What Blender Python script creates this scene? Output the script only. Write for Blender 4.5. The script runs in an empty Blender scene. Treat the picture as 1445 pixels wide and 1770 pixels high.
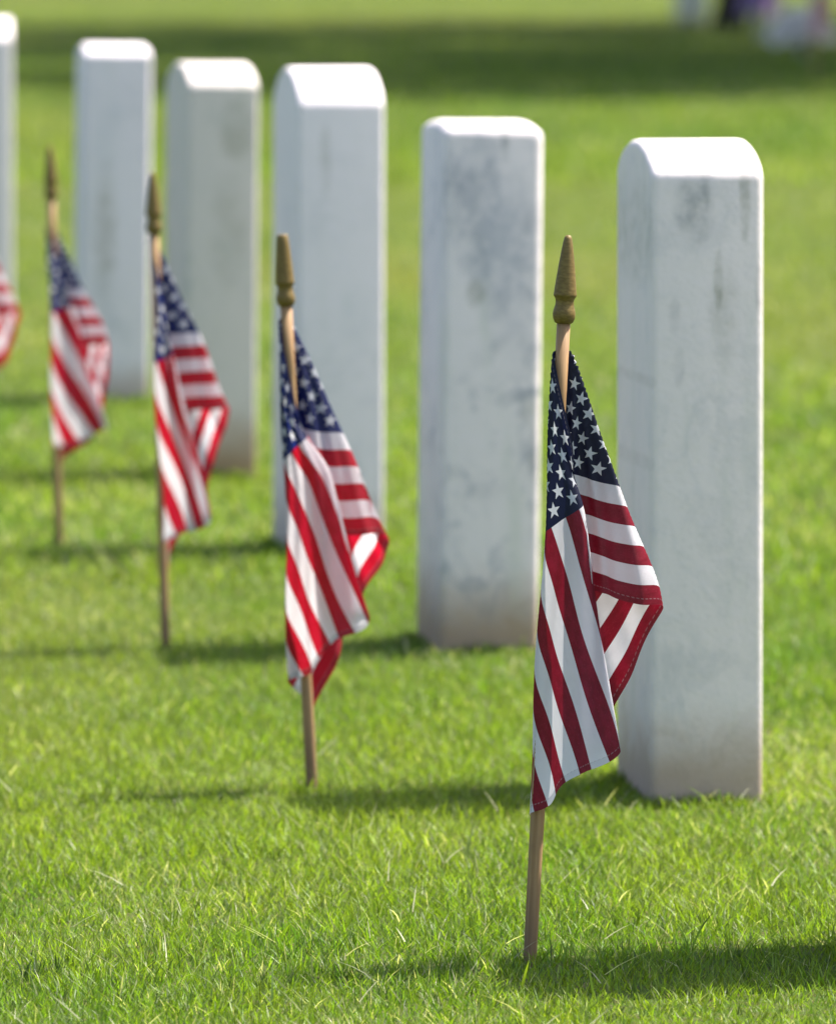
import bpy, bmesh, math, random
import numpy as np
from mathutils import Vector, Matrix

random.seed(7)
RNG = np.random.default_rng(11)
R = math.radians
IN = 0.0254
scn = bpy.context.scene
C = scn.collection

# ------------------------------------------------------------------ camera
CAM_H = 0.807
cam_d = bpy.data.cameras.new('camera')
cam = bpy.data.objects.new('camera', cam_d)
C.objects.link(cam)
cam.location = (0, 0, CAM_H)
cam.rotation_euler = (R(90 - 4.228), 0, 0)
cam_d.sensor_fit = 'VERTICAL'
cam_d.sensor_height = 36.0
cam_d.sensor_width = 36.0
cam_d.lens = 284.7
cam_d.clip_start = 0.1
cam_d.clip_end = 3000
cam_d.dof.use_dof = True
cam_d.dof.focus_distance = 6.20
cam_d.dof.aperture_fstop = 12.5
cam_d.dof.aperture_blades = 0
scn.camera = cam

# ------------------------------------------------------------------ light
SUN_EL, SUN_AZ = 60.0, 24.0          # azimuth from +X (right) towards +Y (away)
world = bpy.data.worlds.new('World')
scn.world = world
world.use_nodes = True
wn = world.node_tree
sky = wn.nodes.new('ShaderNodeTexSky')
sky.sky_type = 'NISHITA'
sky.sun_disc = False
sky.dust_density = 4.2
sky.ozone_density = 3.2
sky.sun_elevation = R(SUN_EL)
sky.sun_rotation = R(90 - SUN_AZ)
bg = wn.nodes['Background']
bg.inputs['Strength'].default_value = 0.135
wn.links.new(sky.outputs[0], bg.inputs['Color'])

sun_d = bpy.data.lights.new('sun', 'SUN')
sun_d.energy = 4.6
sun_d.angle = R(0.53)
sun_d.color = (1.0, 0.95, 0.87)
sun = bpy.data.objects.new('sun', sun_d)
C.objects.link(sun)
to_sun = Vector((math.cos(R(SUN_EL)) * math.cos(R(SUN_AZ)),
                 math.cos(R(SUN_EL)) * math.sin(R(SUN_AZ)), math.sin(R(SUN_EL))))
sun.rotation_euler = to_sun.to_track_quat('Z', 'Y').to_euler()
sun.location = to_sun * 40

scn.view_settings.view_transform = 'Standard'
scn.view_settings.look = 'None'
scn.view_settings.exposure = 1.16
scn.view_settings.gamma = 1.0
scn.view_settings.use_curve_mapping = False
scn.render.engine = 'CYCLES'
scn.cycles.use_denoising = True
scn.cycles.max_bounces = 8
scn.cycles.transmission_bounces = 4


# ------------------------------------------------------------------ helpers
def tag(o, label=None, cat=None, group=None, kind=None):
    if label: o['label'] = label
    if cat: o['category'] = cat
    if group: o['group'] = group
    if kind: o['kind'] = kind
    return o


def link(name, me, mat=None, parent=None):
    o = bpy.data.objects.new(name, me)
    C.objects.link(o)
    if mat is not None and not me.materials:
        me.materials.append(mat)
    if parent is not None:
        o.parent = parent
    return o


def empty(name, loc=(0, 0, 0), rot=(0, 0, 0)):
    o = bpy.data.objects.new(name, None)
    C.objects.link(o)
    o.location = loc
    o.rotation_euler = rot
    o.empty_display_size = 0.05
    return o


def mesh_np(name, verts, tris, smooth=False):
    """triangle mesh straight from arrays"""
    me = bpy.data.meshes.new(name)
    nv, nt = len(verts), len(tris)
    me.vertices.add(nv)
    me.vertices.foreach_set('co', np.ascontiguousarray(verts, dtype=np.float32).ravel())
    me.loops.add(nt * 3)
    me.loops.foreach_set('vertex_index', np.ascontiguousarray(tris, dtype=np.int32).ravel())
    me.polygons.add(nt)
    me.polygons.foreach_set('loop_start', np.arange(0, nt * 3, 3, dtype=np.int32))
    me.polygons.foreach_set('use_smooth', np.full(nt, smooth))
    me.update(calc_edges=True)
    return me


def set_color(me, cols, name='tint'):
    a = me.attributes.new(name, 'FLOAT_COLOR', 'POINT')
    c = np.ones((len(cols), 4), dtype=np.float32)
    c[:, :3] = cols
    a.data.foreach_set('color', c.ravel())


def value_noise(x, y, seed):
    r = np.random.default_rng(seed)
    t = r.random((64, 64))
    xi, yi = np.floor(x).astype(int), np.floor(y).astype(int)
    fx, fy = x - xi, y - yi
    fx, fy = fx * fx * (3 - 2 * fx), fy * fy * (3 - 2 * fy)
    a = t[xi % 64, yi % 64]; b = t[(xi + 1) % 64, yi % 64]
    c = t[xi % 64, (yi + 1) % 64]; d = t[(xi + 1) % 64, (yi + 1) % 64]
    return (a * (1 - fx) + b * fx) * (1 - fy) + (c * (1 - fx) + d * fx) * fy


def lathe(name, prof, seg=24, mat=None, parent=None, smooth=True):
    bm = bmesh.new()
    rings = []
    for r, z in prof:
        rings.append([bm.verts.new((r * math.cos(2 * math.pi * k / seg), r * math.sin(2 * math.pi * k / seg), z))
                      for k in range(seg)])
    for a, b in zip(rings, rings[1:]):
        for k in range(seg):
            bm.faces.new((a[k], a[(k + 1) % seg], b[(k + 1) % seg], b[k]))
    bm.faces.new(list(reversed(rings[0])))
    bm.faces.new(rings[-1])
    for f in bm.faces: f.smooth = smooth
    me = bpy.data.meshes.new(name)
    bm.to_mesh(me); bm.free()
    return link(name, me, mat, parent)


# ------------------------------------------------------------------ node helper
class NT:
    def __init__(self, name):
        self.m = bpy.data.materials.new(name)
        self.m.use_nodes = True
        self.t = self.m.node_tree
        for n in list(self.t.nodes): self.t.nodes.remove(n)
        self.out = self.t.nodes.new('ShaderNodeOutputMaterial')

    def n(self, typ, **kw):
        nd = self.t.nodes.new(typ)
        for k, v in kw.items(): setattr(nd, k, v)
        return nd

    def set(self, sock, v):
        if isinstance(v, bpy.types.NodeSocket): self.t.links.new(v, sock)
        elif isinstance(v, (tuple, list)) and len(v) == 3 and sock.type == 'RGBA': sock.default_value = (*v, 1)
        else: sock.default_value = v

    def math(self, op, a, b=None, clamp=False, c=None):
        nd = self.n('ShaderNodeMath', operation=op, use_clamp=clamp)
        self.set(nd.inputs[0], a)
        if b is not None: self.set(nd.inputs[1], b)
        if c is not None: self.set(nd.inputs[2], c)
        return nd.outputs[0]

    def mix(self, f, a, b, blend='MIX'):
        nd = self.n('ShaderNodeMix', data_type='RGBA', blend_type=blend)
        self.set(nd.inputs[0], f); self.set(nd.inputs[6], a); self.set(nd.inputs[7], b)
        return nd.outputs[2]

    def noise(self, vec, scale, detail=3, rough=0.55, dist=0.0):
        nd = self.n('ShaderNodeTexNoise')
        self.set(nd.inputs['Vector'], vec)
        nd.inputs['Scale'].default_value = scale
        nd.inputs['Detail'].default_value = detail
        nd.inputs['Roughness'].default_value = rough
        nd.inputs['Distortion'].default_value = dist
        return nd.outputs['Fac']

    def ramp(self, f, lo, hi):
        nd = self.n('ShaderNodeMapRange', interpolation_type='SMOOTHSTEP')
        self.set(nd.inputs[0], f)
        nd.inputs[1].default_value = lo; nd.inputs[2].default_value = hi
        return nd.outputs[0]

    def coords(self):
        return self.n('ShaderNodeTexCoord').outputs['Object']

    def mapping(self, vec, scale=(1, 1, 1), loc=(0, 0, 0)):
        nd = self.n('ShaderNodeMapping')
        self.set(nd.inputs[0], vec)
        nd.inputs['Scale'].default_value = scale
        nd.inputs['Location'].default_value = loc
        return nd.outputs[0]

    def bump(self, h, strength, dist):
        nd = self.n('ShaderNodeBump')
        nd.inputs['Strength'].default_value = strength
        nd.inputs['Distance'].default_value = dist
        self.set(nd.inputs['Height'], h)
        return nd.outputs[0]

    def principled(self, col, rough=0.6, normal=None, spec=0.3):
        p = self.n('ShaderNodeBsdfPrincipled')
        self.set(p.inputs['Base Color'], col)
        self.set(p.inputs['Roughness'], rough)
        p.inputs['Specular IOR Level'].default_value = spec
        if normal is not None: self.set(p.inputs['Normal'], normal)
        return p

    def finish(self, shader):
        self.t.links.new(shader, self.out.inputs['Surface'])
        return self.m


# ------------------------------------------------------------------ materials
def mat_lawn():
    s = NT('lawn_soil_and_thatch')
    co = s.coords()
    a = s.noise(co, 0.9, 4)
    b = s.noise(co, 45, 4, 0.7)
    c = s.noise(co, 4.0, 3)
    col = s.mix(s.ramp(a, .35, .65), (.050, .092, .009), (.072, .108, .013))
    col = s.mix(s.ramp(b, .4, .7), col, (.10, .088, .035))
    col = s.mix(s.math('MULTIPLY', s.ramp(c, .55, .75), .35), col, (.12, .115, .035))
    p = s.principled(col, .9, s.bump(b, .6, .02), .1)
    return s.finish(p.outputs[0])


def mat_leafy(name, attr='tint', trans=0.45, tscale=(1.5, 1.7, .8), gloss=.06, col=None):
    s = NT(name)
    if col is None:
        at = s.n('ShaderNodeAttribute', attribute_name=attr)
        c = at.outputs['Color']
    else:
        n = s.noise(s.coords(), 9, 3)
        c = s.mix(n, tuple(v * .7 for v in col), tuple(v * 1.3 for v in col))
    d = s.n('ShaderNodeBsdfDiffuse'); s.set(d.inputs['Color'], c)
    t = s.n('ShaderNodeBsdfTranslucent'); s.set(t.inputs['Color'], s.mix(1.0, c, tscale, 'MULTIPLY'))
    m = s.n('ShaderNodeMixShader'); m.inputs[0].default_value = trans
    s.t.links.new(d.outputs[0], m.inputs[1]); s.t.links.new(t.outputs[0], m.inputs[2])
    g = s.n('ShaderNodeBsdfGlossy'); g.inputs['Roughness'].default_value = .5
    s.set(g.inputs['Color'], (.9, .95, .85))
    m2 = s.n('ShaderNodeMixShader'); m2.inputs[0].default_value = gloss
    s.t.links.new(m.outputs[0], m2.inputs[1]); s.t.links.new(g.outputs[0], m2.inputs[2])
    return s.finish(m2.outputs[0])


def mat_marble(name, seed, base=(.88, .775, .755), mottle=.35, mcol=(.42, .43, .45), stains=(), grime=.25, soil=.5,
               soil_h=.05, tone=(.6, .6, .5)):
    """weathered white marble; stains = (x, z, half width, half height, strength, colour) in metres on the stone"""
    s = NT(name)
    co0 = s.coords()
    co = s.mapping(co0, loc=(seed * 3.1, seed * 1.7, seed * .9))
    sep = s.n('ShaderNodeSeparateXYZ'); s.set(sep.inputs[0], co0)
    x, y, z = sep.outputs
    n1 = s.noise(co, 21, 6, .68, .6)
    n2 = s.noise(co, 55, 4, .6)
    n3 = s.noise(s.mapping(co, (26, 26, 3.2)), 1.0, 4, .6)
    n4 = s.noise(co, 5, 3)
    col = s.mix(n4, base, tuple(v * .95 for v in base))
    col = s.mix(s.math('MULTIPLY', s.math('MULTIPLY', s.ramp(n1, .48, .72), s.ramp(n4, .35, .6)), mottle), col, mcol)
    col = s.mix(s.math('MULTIPLY', s.ramp(n2, .62, .78), mottle * .5), col, mcol)
    col = s.mix(s.math('MULTIPLY', s.ramp(n3, .52, .74), grime), col, tone)
    for (sx, sz, hw, hh, st, sc) in stains:
        dx = s.math('DIVIDE', s.math('SUBTRACT', x, sx), hw)
        dz = s.math('DIVIDE', s.math('SUBTRACT', z, sz), hh)
        rr = s.math('ADD', s.math('MULTIPLY', dx, dx), s.math('MULTIPLY', dz, dz))
        m = s.math('SUBTRACT', 1.0, s.ramp(s.math('ADD', rr, s.math('MULTIPLY', s.math('SUBTRACT', n1, .5), 2.2)), .1, 1.25))
        m = s.math('MULTIPLY', m, s.math('ADD', .35, s.math('MULTIPLY', s.ramp(n2, .38, .62), .65)))
        col = s.mix(s.math('MULTIPLY', m, st * .72), col, sc)
    vn = s.math('ABSOLUTE', s.math('SUBTRACT', s.noise(s.mapping(co, (9, 9, 5)), 1.0, 6, .6, 1.2), .5))
    vein = s.math('SUBTRACT', 1.0, s.ramp(vn, .0, .045))
    col = s.mix(s.math('MULTIPLY', s.math('MULTIPLY', vein, s.ramp(n4, .4, .65)), .10 + .3 * mottle), col, mcol)
    n5 = s.noise(co, 260, 3, .7)
    col = s.mix(s.math('MULTIPLY', s.ramp(n5, .60, .75), .30), col, (.38, .37, .34))
    # splashed soil at the foot
    zz = s.math('ADD', z, s.math('MULTIPLY', s.math('SUBTRACT', n1, .5), .07))
    foot = s.math('SUBTRACT', 1.0, s.ramp(zz, .018, .028 + soil_h))
    col = s.mix(s.math('MULTIPLY', foot, soil), col, (.37, .245, .145))
    h = s.math('ADD', s.math('ADD', s.math('MULTIPLY', n1, .6), s.math('MULTIPLY', n2, .5)), s.math('MULTIPLY', n5, .35))
    p = s.principled(col, .72, s.bump(h, .35, .004), .25)
    return s.finish(p.outputs[0])


def mat_wood():
    s = NT('bare_dowel_wood')
    co = s.coords()
    oi = s.n('ShaderNodeObjectInfo')
    g = s.noise(s.mapping(co, (220, 220, 9)), 1.0, 4, .6)
    g2 = s.noise(s.mapping(co, (60, 60, 25)), 1.0, 3)
    col = s.mix(s.ramp(g, .3, .7), (.29, .160, .068), (.42, .26, .125))
    col = s.mix(s.math('MULTIPLY', s.ramp(g2, .52, .72), .5), col, (.25, .14, .075))
    sep = s.n('ShaderNodeSeparateXYZ'); s.set(sep.inputs[0], co)
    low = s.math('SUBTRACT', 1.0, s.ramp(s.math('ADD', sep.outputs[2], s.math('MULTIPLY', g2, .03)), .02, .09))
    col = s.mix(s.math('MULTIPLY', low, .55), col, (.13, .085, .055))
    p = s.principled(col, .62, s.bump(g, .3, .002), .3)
    return s.finish(p.outputs[0])


def mat_gold():
    s = NT('dull_gold_paint')
    co = s.coords()
    g = s.noise(s.mapping(co, (260, 260, 600)), 1.0, 3, .6)
    g2 = s.noise(co, 90, 3)
    col = s.mix(s.ramp(g, .35, .7), (.14, .088, .018), (.21, .14, .034))
    col = s.mix(s.math('MULTIPLY', s.ramp(g2, .55, .75), .5), col, (.11, .075, .025))
    p = s.principled(col, .55, s.bump(g, .18, .001), .45)
    p.inputs['Metallic'].default_value = .15
    return s.finish(p.outputs[0])


def mat_flag(name, trans, red_a, red_b, navy_a, navy_b):
    """printed cotton: thirteen stripes, canton and fifty stars worked out from the cloth's own UVs"""
    s = NT(name)
    uv = s.n('ShaderNodeUVMap'); uv.uv_map = 'cloth_uv'
    sep = s.n('ShaderNodeSeparateXYZ'); s.set(sep.inputs[0], uv.outputs[0])
    u, v = sep.outputs[0], sep.outputs[1]
    row = s.math('FLOOR', s.math('MULTIPLY', s.math('SUBTRACT', 1.0, v), 12.9999))
    odd = s.math('MODULO', row, 2.0)
    wob = s.n('ShaderNodeVectorMath', operation='SCALE'); s.set(wob.inputs[0], uv.outputs[0]); wob.inputs['Scale'].default_value = 1
    fine = s.noise(uv.outputs[0], 160, 3, .6)
    mid = s.noise(uv.outputs[0], 30, 3, .6)
    red = s.mix(s.ramp(mid, .35, .7), red_a, red_b)
    red = s.mix(s.math('MULTIPLY', s.ramp(fine, .55, .75), .35), red, (.46, .06, .09))
    white = s.mix(mid, (.79, .75, .775), (.86, .82, .84))
    col = s.mix(odd, red, white)
    incan = s.math('MULTIPLY', s.math('LESS_THAN', u, .4), s.math('GREATER_THAN', v, 6 / 13))
    fx = s.math('MULTIPLY', u, 30.0)                               # twelve units across the canton
    fy = s.math('MULTIPLY', s.math('SUBTRACT', 1.0, v), 10 * 13 / 7)  # ten units down it

    def lattice(shift):
        def cell(f, unit):
            g = s.math('ADD', s.math('MULTIPLY', f, .5), shift)
            return s.math('MULTIPLY', s.math('SUBTRACT', s.math('FRACT', g), .5), 2 * unit)
        px, py = cell(fx, .050), cell(fy, .05385)
        py = s.math('MULTIPLY', py, -1.0)
        a = s.math('ARCTAN2', px, py)
        a = s.math('ADD', a, math.pi / 5 + 2 * math.pi)
        a = s.math('SUBTRACT', s.math('MODULO', a, 2 * math.pi / 5), math.pi / 5)
        a = s.math('ABSOLUTE', a)
        rad = s.math('SQRT', s.math('ADD', s.math('MULTIPLY', px, px), s.math('MULTIPLY', py, py)))
        RO, RI = .0325, .0325 * .40
        c36, s36 = math.cos(math.pi / 5), math.sin(math.pi / 5)
        nx, ny = RI * s36, RO - RI * c36
        q = s.math('ADD', s.math('MULTIPLY', s.math('MULTIPLY', rad, s.math('COSINE', a)), nx),
                   s.math('MULTIPLY', s.math('MULTIPLY', rad, s.math('SINE', a)), ny))
        return s.math('LESS_THAN', q, RO * RI * s36)

    def between(f, lo, hi):
        return s.math('MULTIPLY', s.math('GREATER_THAN', f, lo), s.math('LESS_THAN', f, hi))
    stA = lattice(0.0)
    stB = s.math('MULTIPLY', s.math('MULTIPLY', lattice(.5), between(fx, 1, 11)), between(fy, 1, 9))
    star = s.math('MAXIMUM', stA, stB)
    navy = s.mix(mid, navy_a, navy_b)
    can = s.mix(star, navy, (.74, .74, .76))
    col = s.mix(incan, col, can)
    # hem: a doubled edge with a stitched row
    du = s.math('MULTIPLY', s.math('SUBTRACT', 1.0, u), 12.0)
    dv = s.math('MULTIPLY', s.math('MINIMUM', v, s.math('SUBTRACT', 1.0, v)), 8.0)
    dh = s.math('MINIMUM', du, dv)
    line = between(dh, .17, .205)
    along = s.math('MULTIPLY', s.math('ADD', u, s.math('MULTIPLY', v, .6667)), 12 * 7.0)
    dash = s.math('LESS_THAN', s.math('FRACT', along), .6)
    col = s.mix(s.math('MULTIPLY', s.math('MULTIPLY', line, dash), .3), col, (.5, .42, .45))
    hem = s.math('LESS_THAN', dh, .19)
    tcol = s.mix(s.math('MULTIPLY', hem, .55), col, (0.02, 0.02, 0.02))
    weave = s.n('ShaderNodeTexWave', wave_type='BANDS', bands_direction='DIAGONAL')
    s.set(weave.inputs['Vector'], uv.outputs[0]); weave.inputs['Scale'].default_value = 180
    hh = s.math('ADD', s.math('MULTIPLY', weave.outputs['Fac'], .2), s.math('ADD', s.math('MULTIPLY', mid, 1.4), s.math('MULTIPLY', hem, .9)))
    nrm = s.bump(hh, .35, .0015)
    d = s.n('ShaderNodeBsdfDiffuse'); s.set(d.inputs['Color'], col); s.set(d.inputs['Normal'], nrm)
    d.inputs['Roughness'].default_value = .6
    t = s.n('ShaderNodeBsdfTranslucent'); s.set(t.inputs['Color'], tcol); s.set(t.inputs['Normal'], nrm)
    m = s.n('ShaderNodeMixShader'); m.inputs[0].default_value = trans
    s.t.links.new(d.outputs[0], m.inputs[1]); s.t.links.new(t.outputs[0], m.inputs[2])
    g = s.n('ShaderNodeBsdfGlossy'); g.inputs['Roughness'].default_value = .5
    s.set(g.inputs['Normal'], nrm)
    m2 = s.n('ShaderNodeMixShader'); m2.inputs[0].default_value = .03
    s.t.links.new(m.outputs[0], m2.inputs[1]); s.t.links.new(g.outputs[0], m2.inputs[2])
    return s.finish(m2.outputs[0])


def mat_bark():
    s = NT('tree_bark')
    co = s.coords()
    g = s.noise(s.mapping(co, (14, 14, 3)), 1.0, 5, .65)
    col = s.mix(s.ramp(g, .3, .7), (.035, .026, .02), (.10, .08, .06))
    p = s.principled(col, .9, s.bump(g, .8, .03), .1)
    return s.finish(p.outputs[0])


def mat_plain(name, col, rough=.6):
    s = NT(name)
    n = s.noise(s.coords(), 40, 3)
    c = s.mix(n, tuple(v * .85 for v in col), tuple(min(1, v * 1.15) for v in col))
    return s.finish(s.principled(c, rough, s.bump(n, .2, .002)).outputs[0])


M_LAWN = mat_lawn()
M_BLADE = mat_leafy('grass_blades', trans=.5, tscale=(1.6, 1.75, .7), gloss=.03)
M_LEAF = mat_leafy('tree_leaves', trans=.3, tscale=(1.2, 1.3, .7), gloss=.04)
M_WOOD, M_GOLD, M_BARK = mat_wood(), mat_gold(), mat_bark()
M_FLAG_SHADED = mat_flag('printed_flag_shaded', .28, (.22, .003, .016), (.28, .006, .026), (.005, .006, .030), (.009, .011, .048))  # nearest flag: shade of its turned-away folds put into darker dyes
M_FLAG_LIT = mat_flag('printed_flag_lit', .52, (.47, .003, .018), (.55, .006, .030), (.008, .015, .10), (.014, .024, .16))  # same print, dyes brightened to paint in sunlight coming through the cloth

# ------------------------------------------------------------------ ground
bm = bmesh.new()
bmesh.ops.create_grid(bm, x_segments=8, y_segments=8, size=900)
me = bpy.data.meshes.new('lawn'); bm.to_mesh(me); bm.free()
lawn = link('lawn', me, M_LAWN)
tag(lawn, 'mown green lawn running back under the headstones', kind='structure')


# ------------------------------------------------------------------ grass blades
def blades(pos, hgt, wid, lean, bend, col, levels):
    """pos (n,2); levels = ring count below the tip"""
    n = len(pos)
    yaw = RNG.random(n) * 2 * np.pi
    side = np.stack([np.cos(yaw), np.sin(yaw), np.zeros(n)], 1)
    ld = RNG.random(n) * 2 * np.pi
    ldir = np.stack([np.cos(ld), np.sin(ld), np.zeros(n)], 1)
    root = np.concatenate([pos, np.full((n, 1), -.004)], 1)
    V = []
    for k in range(levels + 1):
        t = k / levels
        c = root + ldir * (hgt * (lean * t + bend * t * t))[:, None]
        c[:, 2] += hgt * (t - .35 * np.minimum(bend, 1.2) * t * t)
        if k < levels:
            w = (wid * (1 - .55 * t) * .5)[:, None]
            V += [c - side * w, c + side * w]
        else:
            V.append(c)
    nv = len(V)
    verts = np.stack(V, 1).reshape(-1, 3)
    f = []
    for k in range(levels - 1):
        a = 2 * k
        f += [[a, a + 1, a + 3], [a, a + 3, a + 2]]
    a = 2 * (levels - 1)
    f.append([a, a + 1, a + 2])
    f = np.array(f)
    tris = (np.arange(n)[:, None, None] * nv + f[None]).reshape(-1, 3)
    cols = np.repeat(col, nv, axis=0)
    return verts, tris, cols


def grass_colour(x, y):
    n = len(x)
    big = value_noise(x * 2.2 + 7, y * .8 + 3, 1)
    med = value_noise(x * 9, y * 3.2, 2)
    k = np.clip(.55 * big + .45 * med + RNG.normal(0, .2, n), 0, 1)[:, None]
    c = (1 - k) * np.array([.066, .142, .009]) + k * np.array([.190, .238, .022])
    c = c * 1.0 * (RNG.uniform(.4, 1.55, n)[:, None])
    tired = np.clip((value_noise(x * .9 + 40, y * .33 + 12, 6) - .44) * 2.4, 0, 1)[:, None] * .7
    tired = np.maximum(tired, np.clip((y - 14) / 30, 0, .6)[:, None])
    c = c * (1 - tired) + tired * np.array([.235, .215, .058]) * RNG.uniform(.6, 1.3, n)[:, None]
    # dry straw blades, more in worn patches; their pale colour also paints in glints
    worn = np.clip((value_noise(x * 5 + 20, y * 2.3 + 9, 5) - .45) * 2, 0, 1)
    dry = RNG.random(n) < (.035 + .16 * worn)
    c[dry] = np.array([.40, .38, .22]) * RNG.uniform(.6, 1.25, dry.sum())[:, None]
    return c


def scatter(n, y0, y1, half, power):
    """points in a wedge around the view, denser towards the near end"""
    t = RNG.random(n)
    y = (y0 ** power + t * (y1 ** power - y0 ** power)) ** (1 / power)
    x = (RNG.random(n) * 2 - 1) * (half(y))
    return x, y


parts = []
# near, in focus
n = 300000
x, y = scatter(n, 5.35, 9.6, lambda yy: yy * .0517 + .40, -.2)
clump = value_noise(x * 26, y * 11, 3)
big = value_noise(x * 4, y * 2, 4)
h = (.009 + .008 * clump + .007 * big) * RNG.uniform(.55, 1.35, n)
parts.append(blades(np.stack([x, y], 1), h, RNG.uniform(.0008, .0019, n), RNG.uniform(0, .5, n),
                    RNG.uniform(0, .7, n), grass_colour(x, y), 3))
# a few taller stems
n = 260
x, y = scatter(n, 5.5, 9.6, lambda yy: yy * .0517 + .35, -.5)
h = RNG.uniform(.025, .045, n)
parts.append(blades(np.stack([x, y], 1), h, RNG.uniform(.0016, .0030, n), RNG.uniform(0, .4, n),
                    RNG.uniform(0, .6, n), grass_colour(x, y) * .9, 4))
# straw lying on the turf
n = 320
x, y = scatter(n, 5.5, 9.0, lambda yy: yy * .0517 + .35, -.5)
v_, t_, c_ = blades(np.stack([x, y], 1), RNG.uniform(.012, .034, n), RNG.uniform(.0008, .0018, n), RNG.uniform(.4, 1.1, n),
                    RNG.uniform(0, .6, n), np.array([[.52, .49, .33]]) * RNG.uniform(.6, 1.1, n)[:, None], 3)
v_[:, 2] = v_[:, 2] * .6 + .012
parts.append((v_, t_, c_))
# middle distance
n = 120000
x, y = scatter(n, 9.6, 24, lambda yy: yy * .0517 + .55, -.6)
h = (.017 + .014 * value_noise(x * 14, y * 5, 3)) * RNG.uniform(.6, 1.3, n)
parts.append(blades(np.stack([x, y], 1), h, RNG.uniform(.002, .0045, n), RNG.uniform(0, .5, n),
                    RNG.uniform(0, .8, n), grass_colour(x, y), 2))
# far lawn
n = 150000
x, y = scatter(n, 24, 110, lambda yy: yy * .0517 + 1.6, -.3)
h = RNG.uniform(.02, .045, n)
parts.append(blades(np.stack([x, y], 1), h, RNG.uniform(.006, .012, n), RNG.uniform(0, .5, n),
                    RNG.uniform(0, .6, n), grass_colour(x * .3, y * .3), 1))
# turf either side of the view
n = 330000
x = RNG.uniform(-4.5, 4.5, n); y = 3.5 + 30 * RNG.random(n) ** 1.7
keep = (y < 5.4) | (np.abs(x) > y * .0517 + np.where(y < 9.6, .36, np.where(y < 24, .5, 1.5)))
x, y = x[keep], y[keep]; n = len(x)
parts.append(blades(np.stack([x, y], 1), RNG.uniform(.014, .03, n), RNG.uniform(.003, .006, n), RNG.uniform(0, .5, n),
                    RNG.uniform(0, .7, n), grass_colour(x, y), 1))
# a dark weed and a few stems the mower missed
wp, wh = [], []
for (wx, wy, k, sp, hh) in ((-.285, 6.10, 26, .012, .024), (.212, 6.27, 4, .003, .042), (.328, 6.32, 5, .004, .042), (-.05, 6.9, 5, .01, .03), (.16, 5.98, 5, .006, .03)):
    wp.append(np.array([wx, wy]) + RNG.normal(0, sp, (k, 2))); wh.append(RNG.uniform(.6, 1.1, k) * hh)
wp, wh = np.concatenate(wp), np.concatenate(wh)
n = len(wp)
parts.append(blades(wp, wh, RNG.uniform(.0018, .0032, n), RNG.uniform(0, .3, n), RNG.uniform(0, .4, n),
                    np.array([[.03, .055, .014]]) * RNG.uniform(.7, 1.4, n)[:, None], 4))
# untrimmed tufts round the feet of the stones and sticks
FEET = [(.2108, 7.295, 6.9), (.0230, 8.775, 6.7), (-.15, 10.130, 9.6), (-.33, 11.50, 10.4), (-.556, 13.33, 5.7), (.3903, 6.114, 6.8)]
tx, ty = [], []
for (fx, fy, fa) in FEET:
    ca, sa = math.cos(math.radians(fa)), math.sin(math.radians(fa))
    k = 620
    u_ = RNG.uniform(-.012, .115, k); w_ = -np.abs(RNG.normal(0, .010, k)) - .002
    tx.append(fx + ca * u_ - sa * w_); ty.append(fy + sa * u_ + ca * w_)
    w_ = RNG.uniform(-.012, .22, k); u_ = -np.abs(RNG.normal(0, .010, k)) - .002
    tx.append(fx + ca * u_ - sa * w_); ty.append(fy + sa * u_ + ca * w_)
for (fx, fy) in ((.0855, 6.1751), (-.0972, 7.4139), (-.2766, 8.8569), (-.4545, 10.2393)):
    a_ = RNG.uniform(0, 6.28, 60); r_ = .007 + np.abs(RNG.normal(0, .008, 60))
    tx.append(fx + r_ * np.cos(a_)); ty.append(fy + r_ * np.sin(a_))
x, y = np.concatenate(tx), np.concatenate(ty)
n = len(x)
h = RNG.uniform(.007, .021, n) * (.5 + value_noise(x * 40, y * 20, 8))
parts.append(blades(np.stack([x, y], 1), h, RNG.uniform(.0010, .0024, n), RNG.uniform(0, .4, n),
                    RNG.uniform(0, .6, n), grass_colour(x, y) * .9, 3))
off, Vs, Ts, Cs = 0, [], [], []
for v_, t_, c_ in parts:
    Vs.append(v_); Ts.append(t_ + off); Cs.append(c_); off += len(v_)
gm = mesh_np('grass', np.concatenate(Vs), np.concatenate(Ts))
set_color(gm, np.concatenate(Cs))
grass = link('grass', gm, M_BLADE)
tag(grass, 'short sunlit grass with dry straw between the blades', 'grass', kind='stuff')


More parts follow.
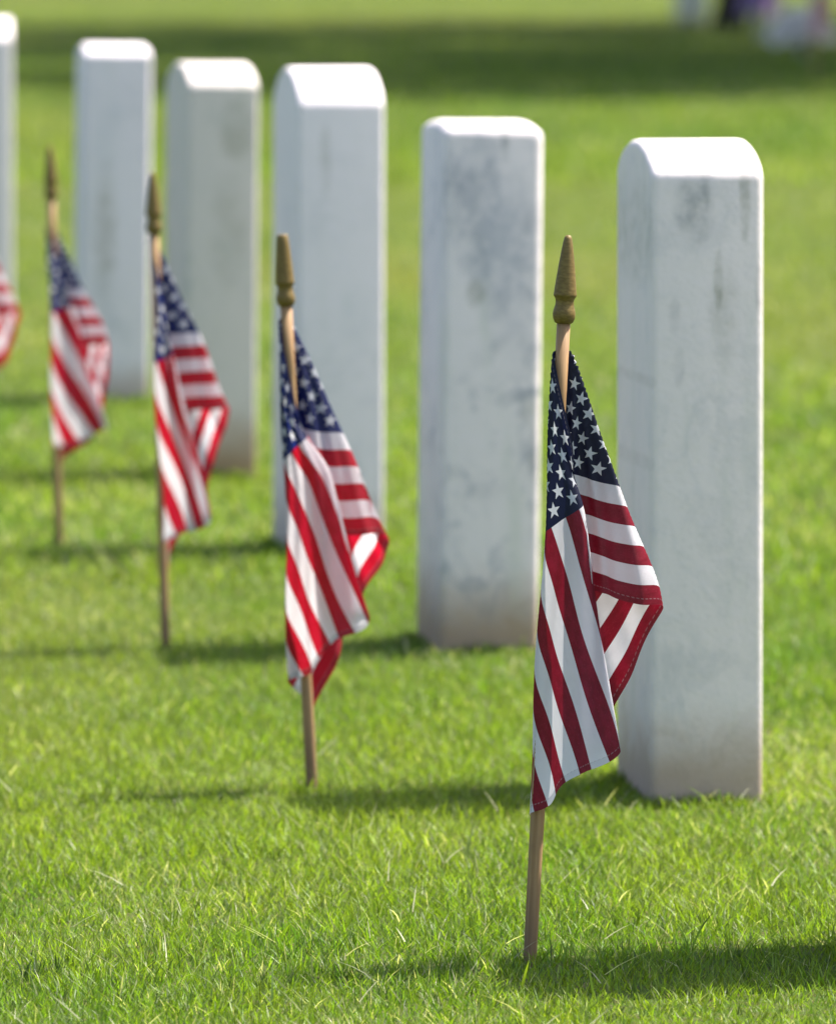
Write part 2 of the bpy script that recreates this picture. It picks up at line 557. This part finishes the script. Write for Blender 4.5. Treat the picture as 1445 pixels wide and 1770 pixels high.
# ------------------------------------------------------------------ headstones
def headstone(loc, yaw, lean, height, sag, thick, width, mat, label, bev=.0055, corner=0.0, taper=0.0, name='headstone'):
    """local X = thickness (the edge that faces the camera), local Y = breadth, arched top; origin under the middle"""
    bm = bmesh.new()
    hw, ht = width / 2, thick / 2
    prof = [(-hw, -.12), (-hw, height - sag)]
    K = 18
    rad = (hw * hw + sag * sag) / (2 * sag)
    a0 = math.asin(hw / rad)
    for k in range(1, K):
        a = -a0 + 2 * a0 * k / K
        yy = rad * math.sin(a)
        arc = (sag - rad + rad * math.cos(a)) / sag
        ell = math.sqrt(max(0, 1 - (yy / hw) ** 2))
        prof.append((yy, height - sag + sag * (.65 * arc + .35 * ell)))
    prof += [(hw, height - sag), (hw, -.12)]
    la = []; lb = []
    for y_, z_ in prof:
        e = ht + taper * (1 - max(0, z_) / height)
        la.append(bm.verts.new((-e, y_, z_))); lb.append(bm.verts.new((e, y_, z_)))
    bm.faces.new(list(reversed(la))); bm.faces.new(lb)
    N = len(prof)
    for k in range(N):
        bm.faces.new((la[k], la[(k + 1) % N], lb[(k + 1) % N], lb[k]))
    bmesh.ops.recalc_face_normals(bm, faces=bm.faces)
    sharp = [e for e in bm.edges if len(e.link_faces) == 2 and e.calc_face_angle() > R(25)]
    bmesh.ops.bevel(bm, geom=sharp, offset=bev, segments=3, profile=.55, affect='EDGES', clamp_overlap=True)
    if corner > 0:      # weather-worn top corners
        for v in bm.verts:
            d = v.co.z - (height - sag - corner)
            if d > 0:
                t = min(1, d / (sag + corner))
                v.co.x *= 1 - .22 * t * t * (corner / thick) * 4
    for f in bm.faces: f.smooth = True
    me = bpy.data.meshes.new('headstone'); bm.to_mesh(me); bm.free()
    me.set_sharp_from_angle(angle=R(40))
    o = link(name, me, mat)
    o.location = loc
    o.rotation_euler = (lean[0], lean[1], yaw)
    tag(o, label, 'headstone', 'white marble headstones in the row')
    return o


GREY, OLIVE, BROWN = (.21, .22, .22), (.24, .235, .15), (.30, .25, .18)


def stone_at(cx, cy, yaw_deg, thick, width):
    """middle of a stone whose near left foot corner stands at (cx, cy)"""
    a = R(yaw_deg)
    ux = Vector((math.cos(a), math.sin(a))); uy = Vector((-math.sin(a), math.cos(a)))
    c = Vector((cx, cy)) + ux * thick / 2 + uy * width / 2
    return (c.x, c.y, 0)


TH, WD = 4.0 * IN, 8.6 * IN
ST = [  # near-left corner x, y, yaw, height in, sagitta in, thickness in, lean, material, label, bevel, corner
    (.3903, 6.114, 6.8, 24.0, 1.3, 4.1, (0, 0), dict(seed=1, mottle=.3), 'white marble headstone nearest of the row, just past the right edge of the picture', .0055, 0),
    (.2108, 7.295, 6.9, 23.68, 1.12, 4.05, (0, R(-.1)),
     dict(seed=2, mottle=.24, grime=.35, soil=.75, soil_h=.075, base=(.90, .79, .755), stains=(
         (-.013, .545, .020, .040, .75, GREY), (.034, .555, .006, .045, .7, OLIVE), (-.002, .565, .006, .03, .6, GREY),
         (.010, .475, .0045, .032, .8, OLIVE), (.016, .44, .016, .05, .35, OLIVE), (.047, .47, .004, .03, .6, GREY),
         (-.053, .385, .007, .006, .3, BROWN), (-.053, .31, .006, .008, .25, BROWN), (-.055, .52, .006, .06, .45, OLIVE), (-.030, .445, .006, .02, .35, GREY), (-.026, .40, .006, .02, .35, GREY))),
     'tall white marble headstone with arched top and faint dark streaks, rightmost in view', .0075, 0),
    (.0230, 8.775, 6.7, 22.9, .3, 4.3, (0, R(.55)),
     dict(seed=3, mottle=1.0, grime=.45, soil=.9, soil_h=.085, mcol=(.34, .34, .38), stains=(
         (.012, .565, .006, .03, .8, GREY), (-.02, .50, .03, .09, .75, (.36, .36, .40)), (.02, .43, .04, .10, .7, (.40, .40, .44)), (.01, .46, .03, .06, .4, (.45, .45, .49)),
         (-.018, .395, .012, .016, .5, OLIVE), (.046, .22, .006, .035, .7, GREY), (.042, .27, .012, .02, .35, OLIVE))),
     'mottled grey and white headstone with almost flat top, second from the right', .010, .012),
    (-.1500, 10.130, 9.6, 24.15, 1.75, 4.3, (0, R(.1)),
     dict(seed=4, mottle=.2, grime=.15, soil=.5, soil_h=.07, base=(.89, .795, .80), stains=(
         (-.02, .50, .008, .05, .45, OLIVE), (.018, .30, .025, .05, .22, (.5, .54, .54)))),
     'clean bright white headstone with steep arched top in the middle of the row', .0065, 0),
    (-.3300, 11.50, 10.4, 23.4, 1.25, 4.0, (0, R(.5)),
     dict(seed=5, mottle=.6, grime=.6, soil=1.0, soil_h=.095, base=(.70, .625, .575), mcol=(.42, .43, .38), tone=(.47, .47, .38), stains=(
         (.02, .50, .028, .05, .6, OLIVE), (.01, .36, .03, .09, .35, OLIVE))),
     'dull grey-beige headstone with arched top and brown soiled foot, left of the bright white one', .0065, 0),
    (-.5560, 13.33, 5.7, 23.3, .6, 4.45, (0, R(.7)),
     dict(seed=6, mottle=.45, grime=.2, soil=.6, base=(.82, .735, .755), stains=(
         (-.018, .27, .018, .13, .75, (.36, .32, .25)), (.0, .48, .018, .03, .4, (.46, .48, .52)), (-.02, .43, .02, .05, .3, (.48, .5, .54)))),
     'grey-white headstone with a long brown stain down its edge, second from the left', .008, .008),
    (-.8525, 14.947, 3.5, 24.2, 1.6, 4.1, (0, R(.2)), dict(seed=8, mottle=.25, grime=.2),
     'white headstone cut by the left edge of the picture, last of the row', .0065, 0),
]
for i, (cx, cy, yw, hi, sg, th, ln, mk, lab, bv, cr) in enumerate(ST):
    m = mat_marble('weathered_marble', **mk)
    headstone(stone_at(cx, cy, yw, th * IN, WD), R(yw), ln, hi * IN, sg * IN, th * IN, WD, m, lab, bv, cr)


# ------------------------------------------------------------------ flags
def flag_table(p):
    """cross-section of the hanging cloth: it fans out from the top of the hoist in three layers.
    columns: cloth angle, hanging angle, depth slope, x offset, y offset, length factor"""
    thR, phR, roR = p['right']      # fold on the right
    thF, phF, roF = p['front']      # fold at the right of the front layer
    thL, phL, roL = p['left']       # roll round the left of the pole
    phC = p['corner']
    phN = p.get('near_front', phF)
    xr, xl = p.get('xr', .25), p.get('xl', -.33)
    d = p.get('depth', 1.0)
    far = [
        (0, 0, .02, .12, .12, roR), (8, .6, .06, xr, .2, roR),
        (thR - 9, phR - 8.8, .035, xr, .2, roR), (thR - 4, phR - 3.4, .052, xr, .2, roR),
        (thR - 1.2, phR - .7, .095, xr, .2, roR), (thR, phR, .125, xr, .22, roR),
        (thR + 1.6, phR - .6, .165, xr, .25, roR), ((thR + 56.3) / 2, (phR + phC) / 2 + .5, .18, (xr + xl) / 2, .28, 1),
        (55.5, phC, .10, xl * .5, .25, roL), (thL, phL, .02, xl, 0, roL),
        (thL + 2, phL + .5, -.04, xl, -.15, roL),
        ((thL + thF) / 2, (phL + phF) / 2 - .3, -.115, xl, -.24, (roL + roF) / 2), (thF - 1.2, phF - .7, -.178, xl, -.25, roF),
        (thF, phF, -.178, xl, -.25, roF), (thF + 1.3, phF - .7, -.155, xl, -.25, roF),
        ((thF + 90) / 2, phF - 2.6, -.110, xl, -.25, roF), (90, max(2.5, phF - 4.5), -.075, xl, -.22, roF)]
    near = far[:10] + [((thL + 90) / 2, (phL + phN) / 2 - .5, -.11, xl, -.24, (roL + roF) / 2),
                       (86, phN - 1.2, -.16, xl, -.25, roF), (90, phN, -.172, xl, -.25, roF)]
    out = []
    grid = np.arange(-6, 96.01, .2)
    for tb in (near, far):
        a = np.array(tb, float)
        a[:, 2] *= d
        cols = []
        for k in range(1, 6):
            c = np.interp(grid, a[:, 0], a[:, k])
            sg = 5 if k == 1 else 8
            ker = np.exp(-.5 * (np.arange(-24, 25) / sg) ** 2); ker /= ker.sum()
            c = np.convolve(np.pad(c, 24, mode='edge'), ker, 'valid')
            cols.append(c)
        out.append((grid, np.array(cols)))
    return out


def flag_mesh(p, seed):
    nu, nv = p.get('nu', 108), p.get('nv', 72)
    U, V = np.meshgrid(np.linspace(0, 1, nu + 1), np.linspace(0, 1, nv + 1), indexing='ij')
    X, D = 12 * U, 8 * (1 - V)
    r = np.hypot(X, D)
    th = np.degrees(np.arctan2(X, D + 1e-9))
    (g, A), (_, B) = flag_table(p)
    t = np.clip((r - p.get('t0', 2.6)) / (p.get('t1', 5.2) - p.get('t0', 2.6)), 0, 1); t = t * t * (3 - 2 * t)
    q = [np.interp(th, g, A[k]) * (1 - t) + np.interp(th, g, B[k]) * t for k in range(5)]
    ph, de, x0, y0, ro = q
    ph = np.radians(ph)
    # soft ripples running out from the top of the hoist
    rn = np.random.default_rng(seed)
    k1, k2 = rn.uniform(0, 6.28, 2)
    am = p.get('rip', 1.0)
    rip = .05 * np.sin(th * .31 + k1 + r * .12) + .035 * np.sin(th * .62 + r * .35 + k2)
    rip += .045 * np.sin(r * .75 + th * .08 + k2)
    rip += .06 * np.sin(th * .22 + k2 + r * .5) * np.clip(r / 9, 0, 1) + .02 * np.sin(th * 1.3 + r * 1.1 + k1)
    rip *= 1.5 * am
    ph = ph + np.radians(p.get('sway', 1.0)) * np.sin(np.pi * np.clip(r / 14, 0, 1) * 1.6 + k1 * .15) * np.clip((th - 58) / 12, 0, 1)
    bow = p.get('bow', .10) * np.sin(np.pi * np.clip(r / 13, 0, 1))
    ease = np.clip(r / 3.5, 0, 1)
    x = x0 * np.clip(r / .3, 0, 1) + ro * r * np.sin(ph) + .055 * ease * np.sin(r * .8 + k1 + th * .05) + bow * np.sin(ph) * 2
    edge = np.clip(r / 13, 0, 1.1) ** 3 * p.get('wave', 1.0)
    curl = np.exp(-((th - p['right'][0]) / 5) ** 2) * np.clip(r / 9, 0, 1) ** 2
    x = x + .09 * edge * np.sin(th * .42 + k1) + .06 * edge * np.sin(th * .9 + k2) - .12 * curl * np.sin(r * 1.1 + k2)
    z = p['zt'] - ro * r * np.cos(ph) + .10 * edge * np.sin(th * .55 + k2) + .10 * curl
    y = y0 * (1 - np.exp(-r / 1.0)) + ro * r * de + rip * ease
    verts = np.stack([x, y, z], -1).reshape(-1, 3) * IN
    idx = np.arange((nu + 1) * (nv + 1)).reshape(nu + 1, nv + 1)
    a, b, c, d = idx[:-1, :-1].ravel(), idx[1:, :-1].ravel(), idx[1:, 1:].ravel(), idx[:-1, 1:].ravel()
    tris = np.concatenate([np.stack([a, b, c], 1), np.stack([a, c, d], 1)])
    me = mesh_np('flag_cloth', verts, tris, True)
    uvl = me.uv_layers.new(name='cloth_uv')
    uv = np.stack([U.ravel(), V.ravel()], 1)[tris.ravel()]
    uvl.data.foreach_set('uv', uv.astype(np.float32).ravel())
    return me


def finial_profile(cut):
    pr = [(.20, 0), (.27, .03), (.33, .16), (.345, .30), (.32, .43), (.285, .54), (.275, .66), (.285, .74), (.335, .82), (.35, .85), (.345, .90), (.338, .96)]
    if cut:
        pr += [(.315, 1.3), (.275, 1.8), (.235, 2.3), (.205, 2.56), (.185, 2.60), (.05, 2.585)]
    else:
        pr += [(.30, 1.3), (.245, 1.75), (.19, 2.15), (.15, 2.42), (.115, 2.58), (.08, 2.65), (.03, 2.665)]
    return [(a * IN, b * IN) for a, b in pr]


def stick_flag(x, y, tilt, p, label, seed, cut=False, fwd=0.0, group='small flags on sticks beside the headstones'):
    t = empty('stick_flag', (x, y, 0), (R(fwd), R(tilt), 0))
    tag(t, label, 'flag', group)
    rp = .208 * IN
    top = p['top'] * IN
    prof = [(rp * .9, -.08)] + [(rp * (1 + .04 * math.sin(k * 1.7 + seed)), -.05 + (top + .05) * k / 9) for k in range(10)]
    lathe('pole', prof, 20, M_WOOD, t)
    f = lathe('finial', finial_profile(cut), 28, M_GOLD, t)
    f.location = (0, 0, top)
    link('cloth', flag_mesh(p, seed), M_FLAG_SHADED if p.get('thick') else M_FLAG_LIT, t)  # 'thick' only selects the print darkened for shade
    return t


stick_flag(.0855, 6.1751, 2.95, dict(thick=True, sway=.6, rip=1.35, top=19.5, zt=18.9, right=(34, 21.7, .89), front=(79, 13.0, 1.0), left=(59, .1, 1.025), corner=.8),  # thick: the darker print, with shade put into its dyes
           'sharp small stars and stripes flag on a leaning wooden stick, nearest of the flags', 3, fwd=0)
stick_flag(-.0972, 7.4139, -3.0, dict(top=17.65, zt=17.45, right=(31, 20.2, .97), front=(83.5, 14.6, .94), left=(62, -1.2, 1.0), corner=2.3, sway=.2, rip=2.0, wave=1.5, bow=.2,
                                     xr=.05, t0=3.4, t1=6.5, near_front=8),
           'small stars and stripes flag with a blunt gold tip before the bright white headstone', 5, cut=True)
stick_flag(-.2766, 8.8569, -1.45, dict(top=18.0, zt=17.6, right=(24, 21.3, .90), front=(82, 11.2, 1.0), left=(66, .2, .99), corner=.5, xr=.15, xl=-.12, sway=-.8, rip=1.2),
           'small stars and stripes flag in front of the dull grey-beige headstone', 8)
stick_flag(-.4545, 10.2393, -1.1, dict(top=17.6, zt=16.4, right=(27, 22.3, .75), rip=1.6, sway=.6, front=(80, 16.8, .87), left=(66, 1.0, .86), corner=1.2, xr=.1),
           'small blurred stars and stripes flag before the headstone with a long brown stain', 11)
stick_flag(-.6420, 11.6273, -1.0, dict(top=18.4, zt=16.6, right=(27, 19.5, .90), front=(80, 11, .9), left=(60, .5, .9), corner=1.2, xr=.1),
           'small stars and stripes flag cut off by the left edge of the picture', 14)
stick_flag(1.87, 38.2, -2.0, dict(top=23, zt=22, right=(27, 24, .95), front=(80, 13, 1), left=(60, .5, 1), corner=1.2, nu=48, nv=32),
           'far small stars and stripes flag by the flowers at the top right corner', 17)


# ------------------------------------------------------------------ trees whose shade crosses the lawn
def tube(bm, pts, rads, seg=9):
    rings = []
    for i, (p, r) in enumerate(zip(pts, rads)):
        d = (pts[min(i + 1, len(pts) - 1)] - pts[max(i - 1, 0)]).normalized()
        a = d.cross(Vector((.13, .97, .2))).normalized(); b = d.cross(a)
        rings.append([bm.verts.new(p + (a * math.cos(2 * math.pi * k / seg) + b * math.sin(2 * math.pi * k / seg)) * r) for k in range(seg)])
    for q, w in zip(rings, rings[1:]):
        for k in range(seg):
            bm.faces.new((q[k], q[(k + 1) % seg], w[(k + 1) % seg], w[k])).smooth = True
    bm.faces.new(rings[-1])


def tree(loc, trunk_r, clear, crown_r, crown_h, label, seed, leaves=9000, base=(.045, .085, .015)):
    rs = random.Random(seed)
    rn = np.random.default_rng(seed)
    t = empty('shade_tree', loc)
    tag(t, label, 'tree', 'trees shading the lawn')
    bm = bmesh.new()
    H = clear + crown_h
    pts = [Vector((0, 0, -.15)), Vector((0, 0, .02)), Vector((.02, .01, .25))]
    rad = [trunk_r * 1.5, trunk_r * 1.3, trunk_r * 1.02]
    for k in range(1, 7):
        f = k / 6
        pts.append(Vector((rs.uniform(-.12, .12) * f * 2, rs.uniform(-.12, .12) * f * 2, .25 + (H * .8) * f)))
        rad.append(trunk_r * (1 - .82 * f))
    tube(bm, pts, rad)
    ends = []
    for k in range(11):
        z = clear * .8 + crown_h * .6 * rs.random()
        a = 2 * math.pi * (k / 11 + rs.uniform(-.05, .05))
        L = crown_r * rs.uniform(.6, .95)
        p0 = Vector((0, 0, z)); dirv = Vector((math.cos(a), math.sin(a), rs.uniform(.2, .7)))
        p1 = p0 + dirv * L * .5; p2 = p0 + dirv * L + Vector((0, 0, .3))
        tube(bm, [p0, p1, p2], [trunk_r * .38, trunk_r * .22, trunk_r * .06], 6)
        ends += [p1, p2]
    me = bpy.data.meshes.new('trunk'); bm.to_mesh(me); bm.free()
    link('trunk', me, M_BARK, t)
    # leaf clumps gathered round branch ends inside an uneven dome
    nc = 70
    cc = []
    while len(cc) < nc:
        q = rn.normal(0, 1, 3); q /= np.linalg.norm(q)
        rr = rn.random() ** .45
        c = np.array([q[0] * crown_r * rr, q[1] * crown_r * rr, clear + crown_h * .5 + q[2] * crown_h * .5 * rr])
        cc.append(c)
    cc = np.array(cc)
    w = rn.integers(0, nc, leaves)
    cr = rn.uniform(.5, 1.25, nc)
    P = cc[w] + rn.normal(0, .42, (leaves, 3)) * cr[w][:, None] * np.array([1, 1, .7])
    s = rn.uniform(.13, .26, leaves)
    A = rn.normal(0, 1, (leaves, 3)); A /= np.linalg.norm(A, axis=1)[:, None]
    Bv = np.cross(A, rn.normal(0, 1, (leaves, 3))); Bv /= np.linalg.norm(Bv, axis=1)[:, None]
    v0, v1 = P - A * s[:, None], P + Bv * (s * .55)[:, None]
    v2, v3 = P + A * s[:, None], P - Bv * (s * .55)[:, None]
    verts = np.stack([v0, v1, v2, v3], 1).reshape(-1, 3)
    i4 = np.arange(leaves)[:, None] * 4
    tris = np.concatenate([i4 + np.array([0, 1, 2]), i4 + np.array([0, 2, 3])])
    me = mesh_np('crown', verts, tris)
    hue = rn.uniform(.7, 1.35, nc)[w] * rn.uniform(.8, 1.2, leaves)
    set_color(me, np.repeat(np.array(base)[None] * hue[:, None], 4, axis=0))
    link('crown', me, M_LEAF, t)
    return t


tree((2.20, 57.3, 0), .105, 2.6, 4.6, 6.0, 'slim dark-trunked tree standing behind the purple flowers', 31, 11000)
tree((4.7, 41.6, 0), .22, 2.8, 5.4, 6.0, 'broad tree right of the lawn, nearest to the white flowers', 32, 15000)
tree((4.9, 49.5, 0), .24, 2.8, 5.6, 6.0, 'broad tree right of the lawn, between its two neighbours', 33, 15000)
tree((7.6, 59.5, 0), .24, 3.0, 4.6, 6.0, 'broad tree right of the lawn, the farthest on that side', 34, 12000)


# ------------------------------------------------------------------ flowers and stones far back
M_VASE = mat_plain('grey_plastic_vase', (.42, .42, .43))
M_STEM = mat_leafy('flower_stems', col=(.05, .09, .02))


def petal_mesh(r, seed):
    rs = random.Random(seed)
    bm = bmesh.new()
    for ring, (n, rr, up) in enumerate(((7, r, .15), (6, r * .72, .45), (4, r * .42, .8))):
        for k in range(n):
            a = 2 * math.pi * (k / n + ring * .13 + rs.uniform(-.03, .03))
            d = Vector((math.cos(a), math.sin(a), 0)); s = Vector((-math.sin(a), math.cos(a), 0))
            w = rr * .42
            b0 = bm.verts.new(d * rr * .1)
            l = bm.verts.new(d * rr * .6 + s * w + Vector((0, 0, rr * up * .6)))
            q = bm.verts.new(d * rr * .6 - s * w + Vector((0, 0, rr * up * .6)))
            tp = bm.verts.new(d * rr + Vector((0, 0, rr * up)))
            mid = bm.verts.new(d * rr * .6 + Vector((0, 0, rr * up * .45)))
            for f in ((b0, mid, l), (b0, q, mid), (l, mid, tp), (mid, q, tp)): bm.faces.new(f)
    me = bpy.data.meshes.new('flower'); bm.to_mesh(me); bm.free()
    return me


def bouquet(loc, label, col, n, spread, height, fr, seed):
    rs = random.Random(seed)
    t = empty('flower_bouquet', loc)
    tag(t, label, 'flowers')
    hv = height * .55
    lathe('vase', [(.012, -.05), (.014, 0), (.022, hv * .4), (.048, hv), (.044, hv), (.02, hv * .6)], 18, M_VASE, t)
    mat = mat_leafy('petals', col=col, trans=.35, tscale=(1.1, 1.1, 1.1))
    pm = petal_mesh(fr, seed); pm.materials.append(mat)
    bm = bmesh.new()
    for k in range(n):
        a = k * 2.4; q = math.sqrt((k + .5) / n)
        pos = Vector((math.cos(a) * spread * q, math.sin(a) * spread * q, height * (1.0 - .55 * q * q) + rs.uniform(-.015, .015)))
        f = link('flower', pm, None, t)
        f.location = pos
        nrm = Vector((math.cos(a) * q * .9, math.sin(a) * q * .9 - .2, .8))
        f.rotation_euler = nrm.to_track_quat('Z', 'Y').to_euler()
        tube(bm, [Vector((math.cos(a) * .01, math.sin(a) * .01, hv * .8)), pos * .6 + Vector((0, 0, hv * .4)), pos], [.003, .003, .002], 5)
        for j in range(2):
            lp = pos * .75 + Vector((rs.uniform(-.03, .03), rs.uniform(-.03, .03), height * .12))
            dv = Vector((rs.uniform(-1, 1), rs.uniform(-1, 1), .3)).normalized() * .05
            sv = dv.cross(Vector((0, 0, 1))).normalized() * .014
            bm.faces.new([bm.verts.new(lp), bm.verts.new(lp + dv * .5 + sv), bm.verts.new(lp + dv), bm.verts.new(lp + dv * .5 - sv)])
    me = bpy.data.meshes.new('stems'); bm.to_mesh(me); bm.free()
    link('stems', me, M_STEM, t)
    return t


bouquet((2.13, 45.0, 0), 'white flowers in a grey vase at the far right, behind the far flag', (.86, .80, .74), 90, .18, .27, .06, 3)
bouquet((2.17, 51.5, 0), 'purple flowers in a vase beside the dark tree trunk', (.46, .31, .56), 80, .12, .40, .055, 4)
o = headstone((2.03, 60.3, 0), R(4), (0, 0), .6, .05, TH * 2.2, WD, mat_marble('weathered_marble', 9, base=(.7, .68, .72)),
              'far grey headstone standing left of the dark tree trunk')
o['group'] = 'far headstones'
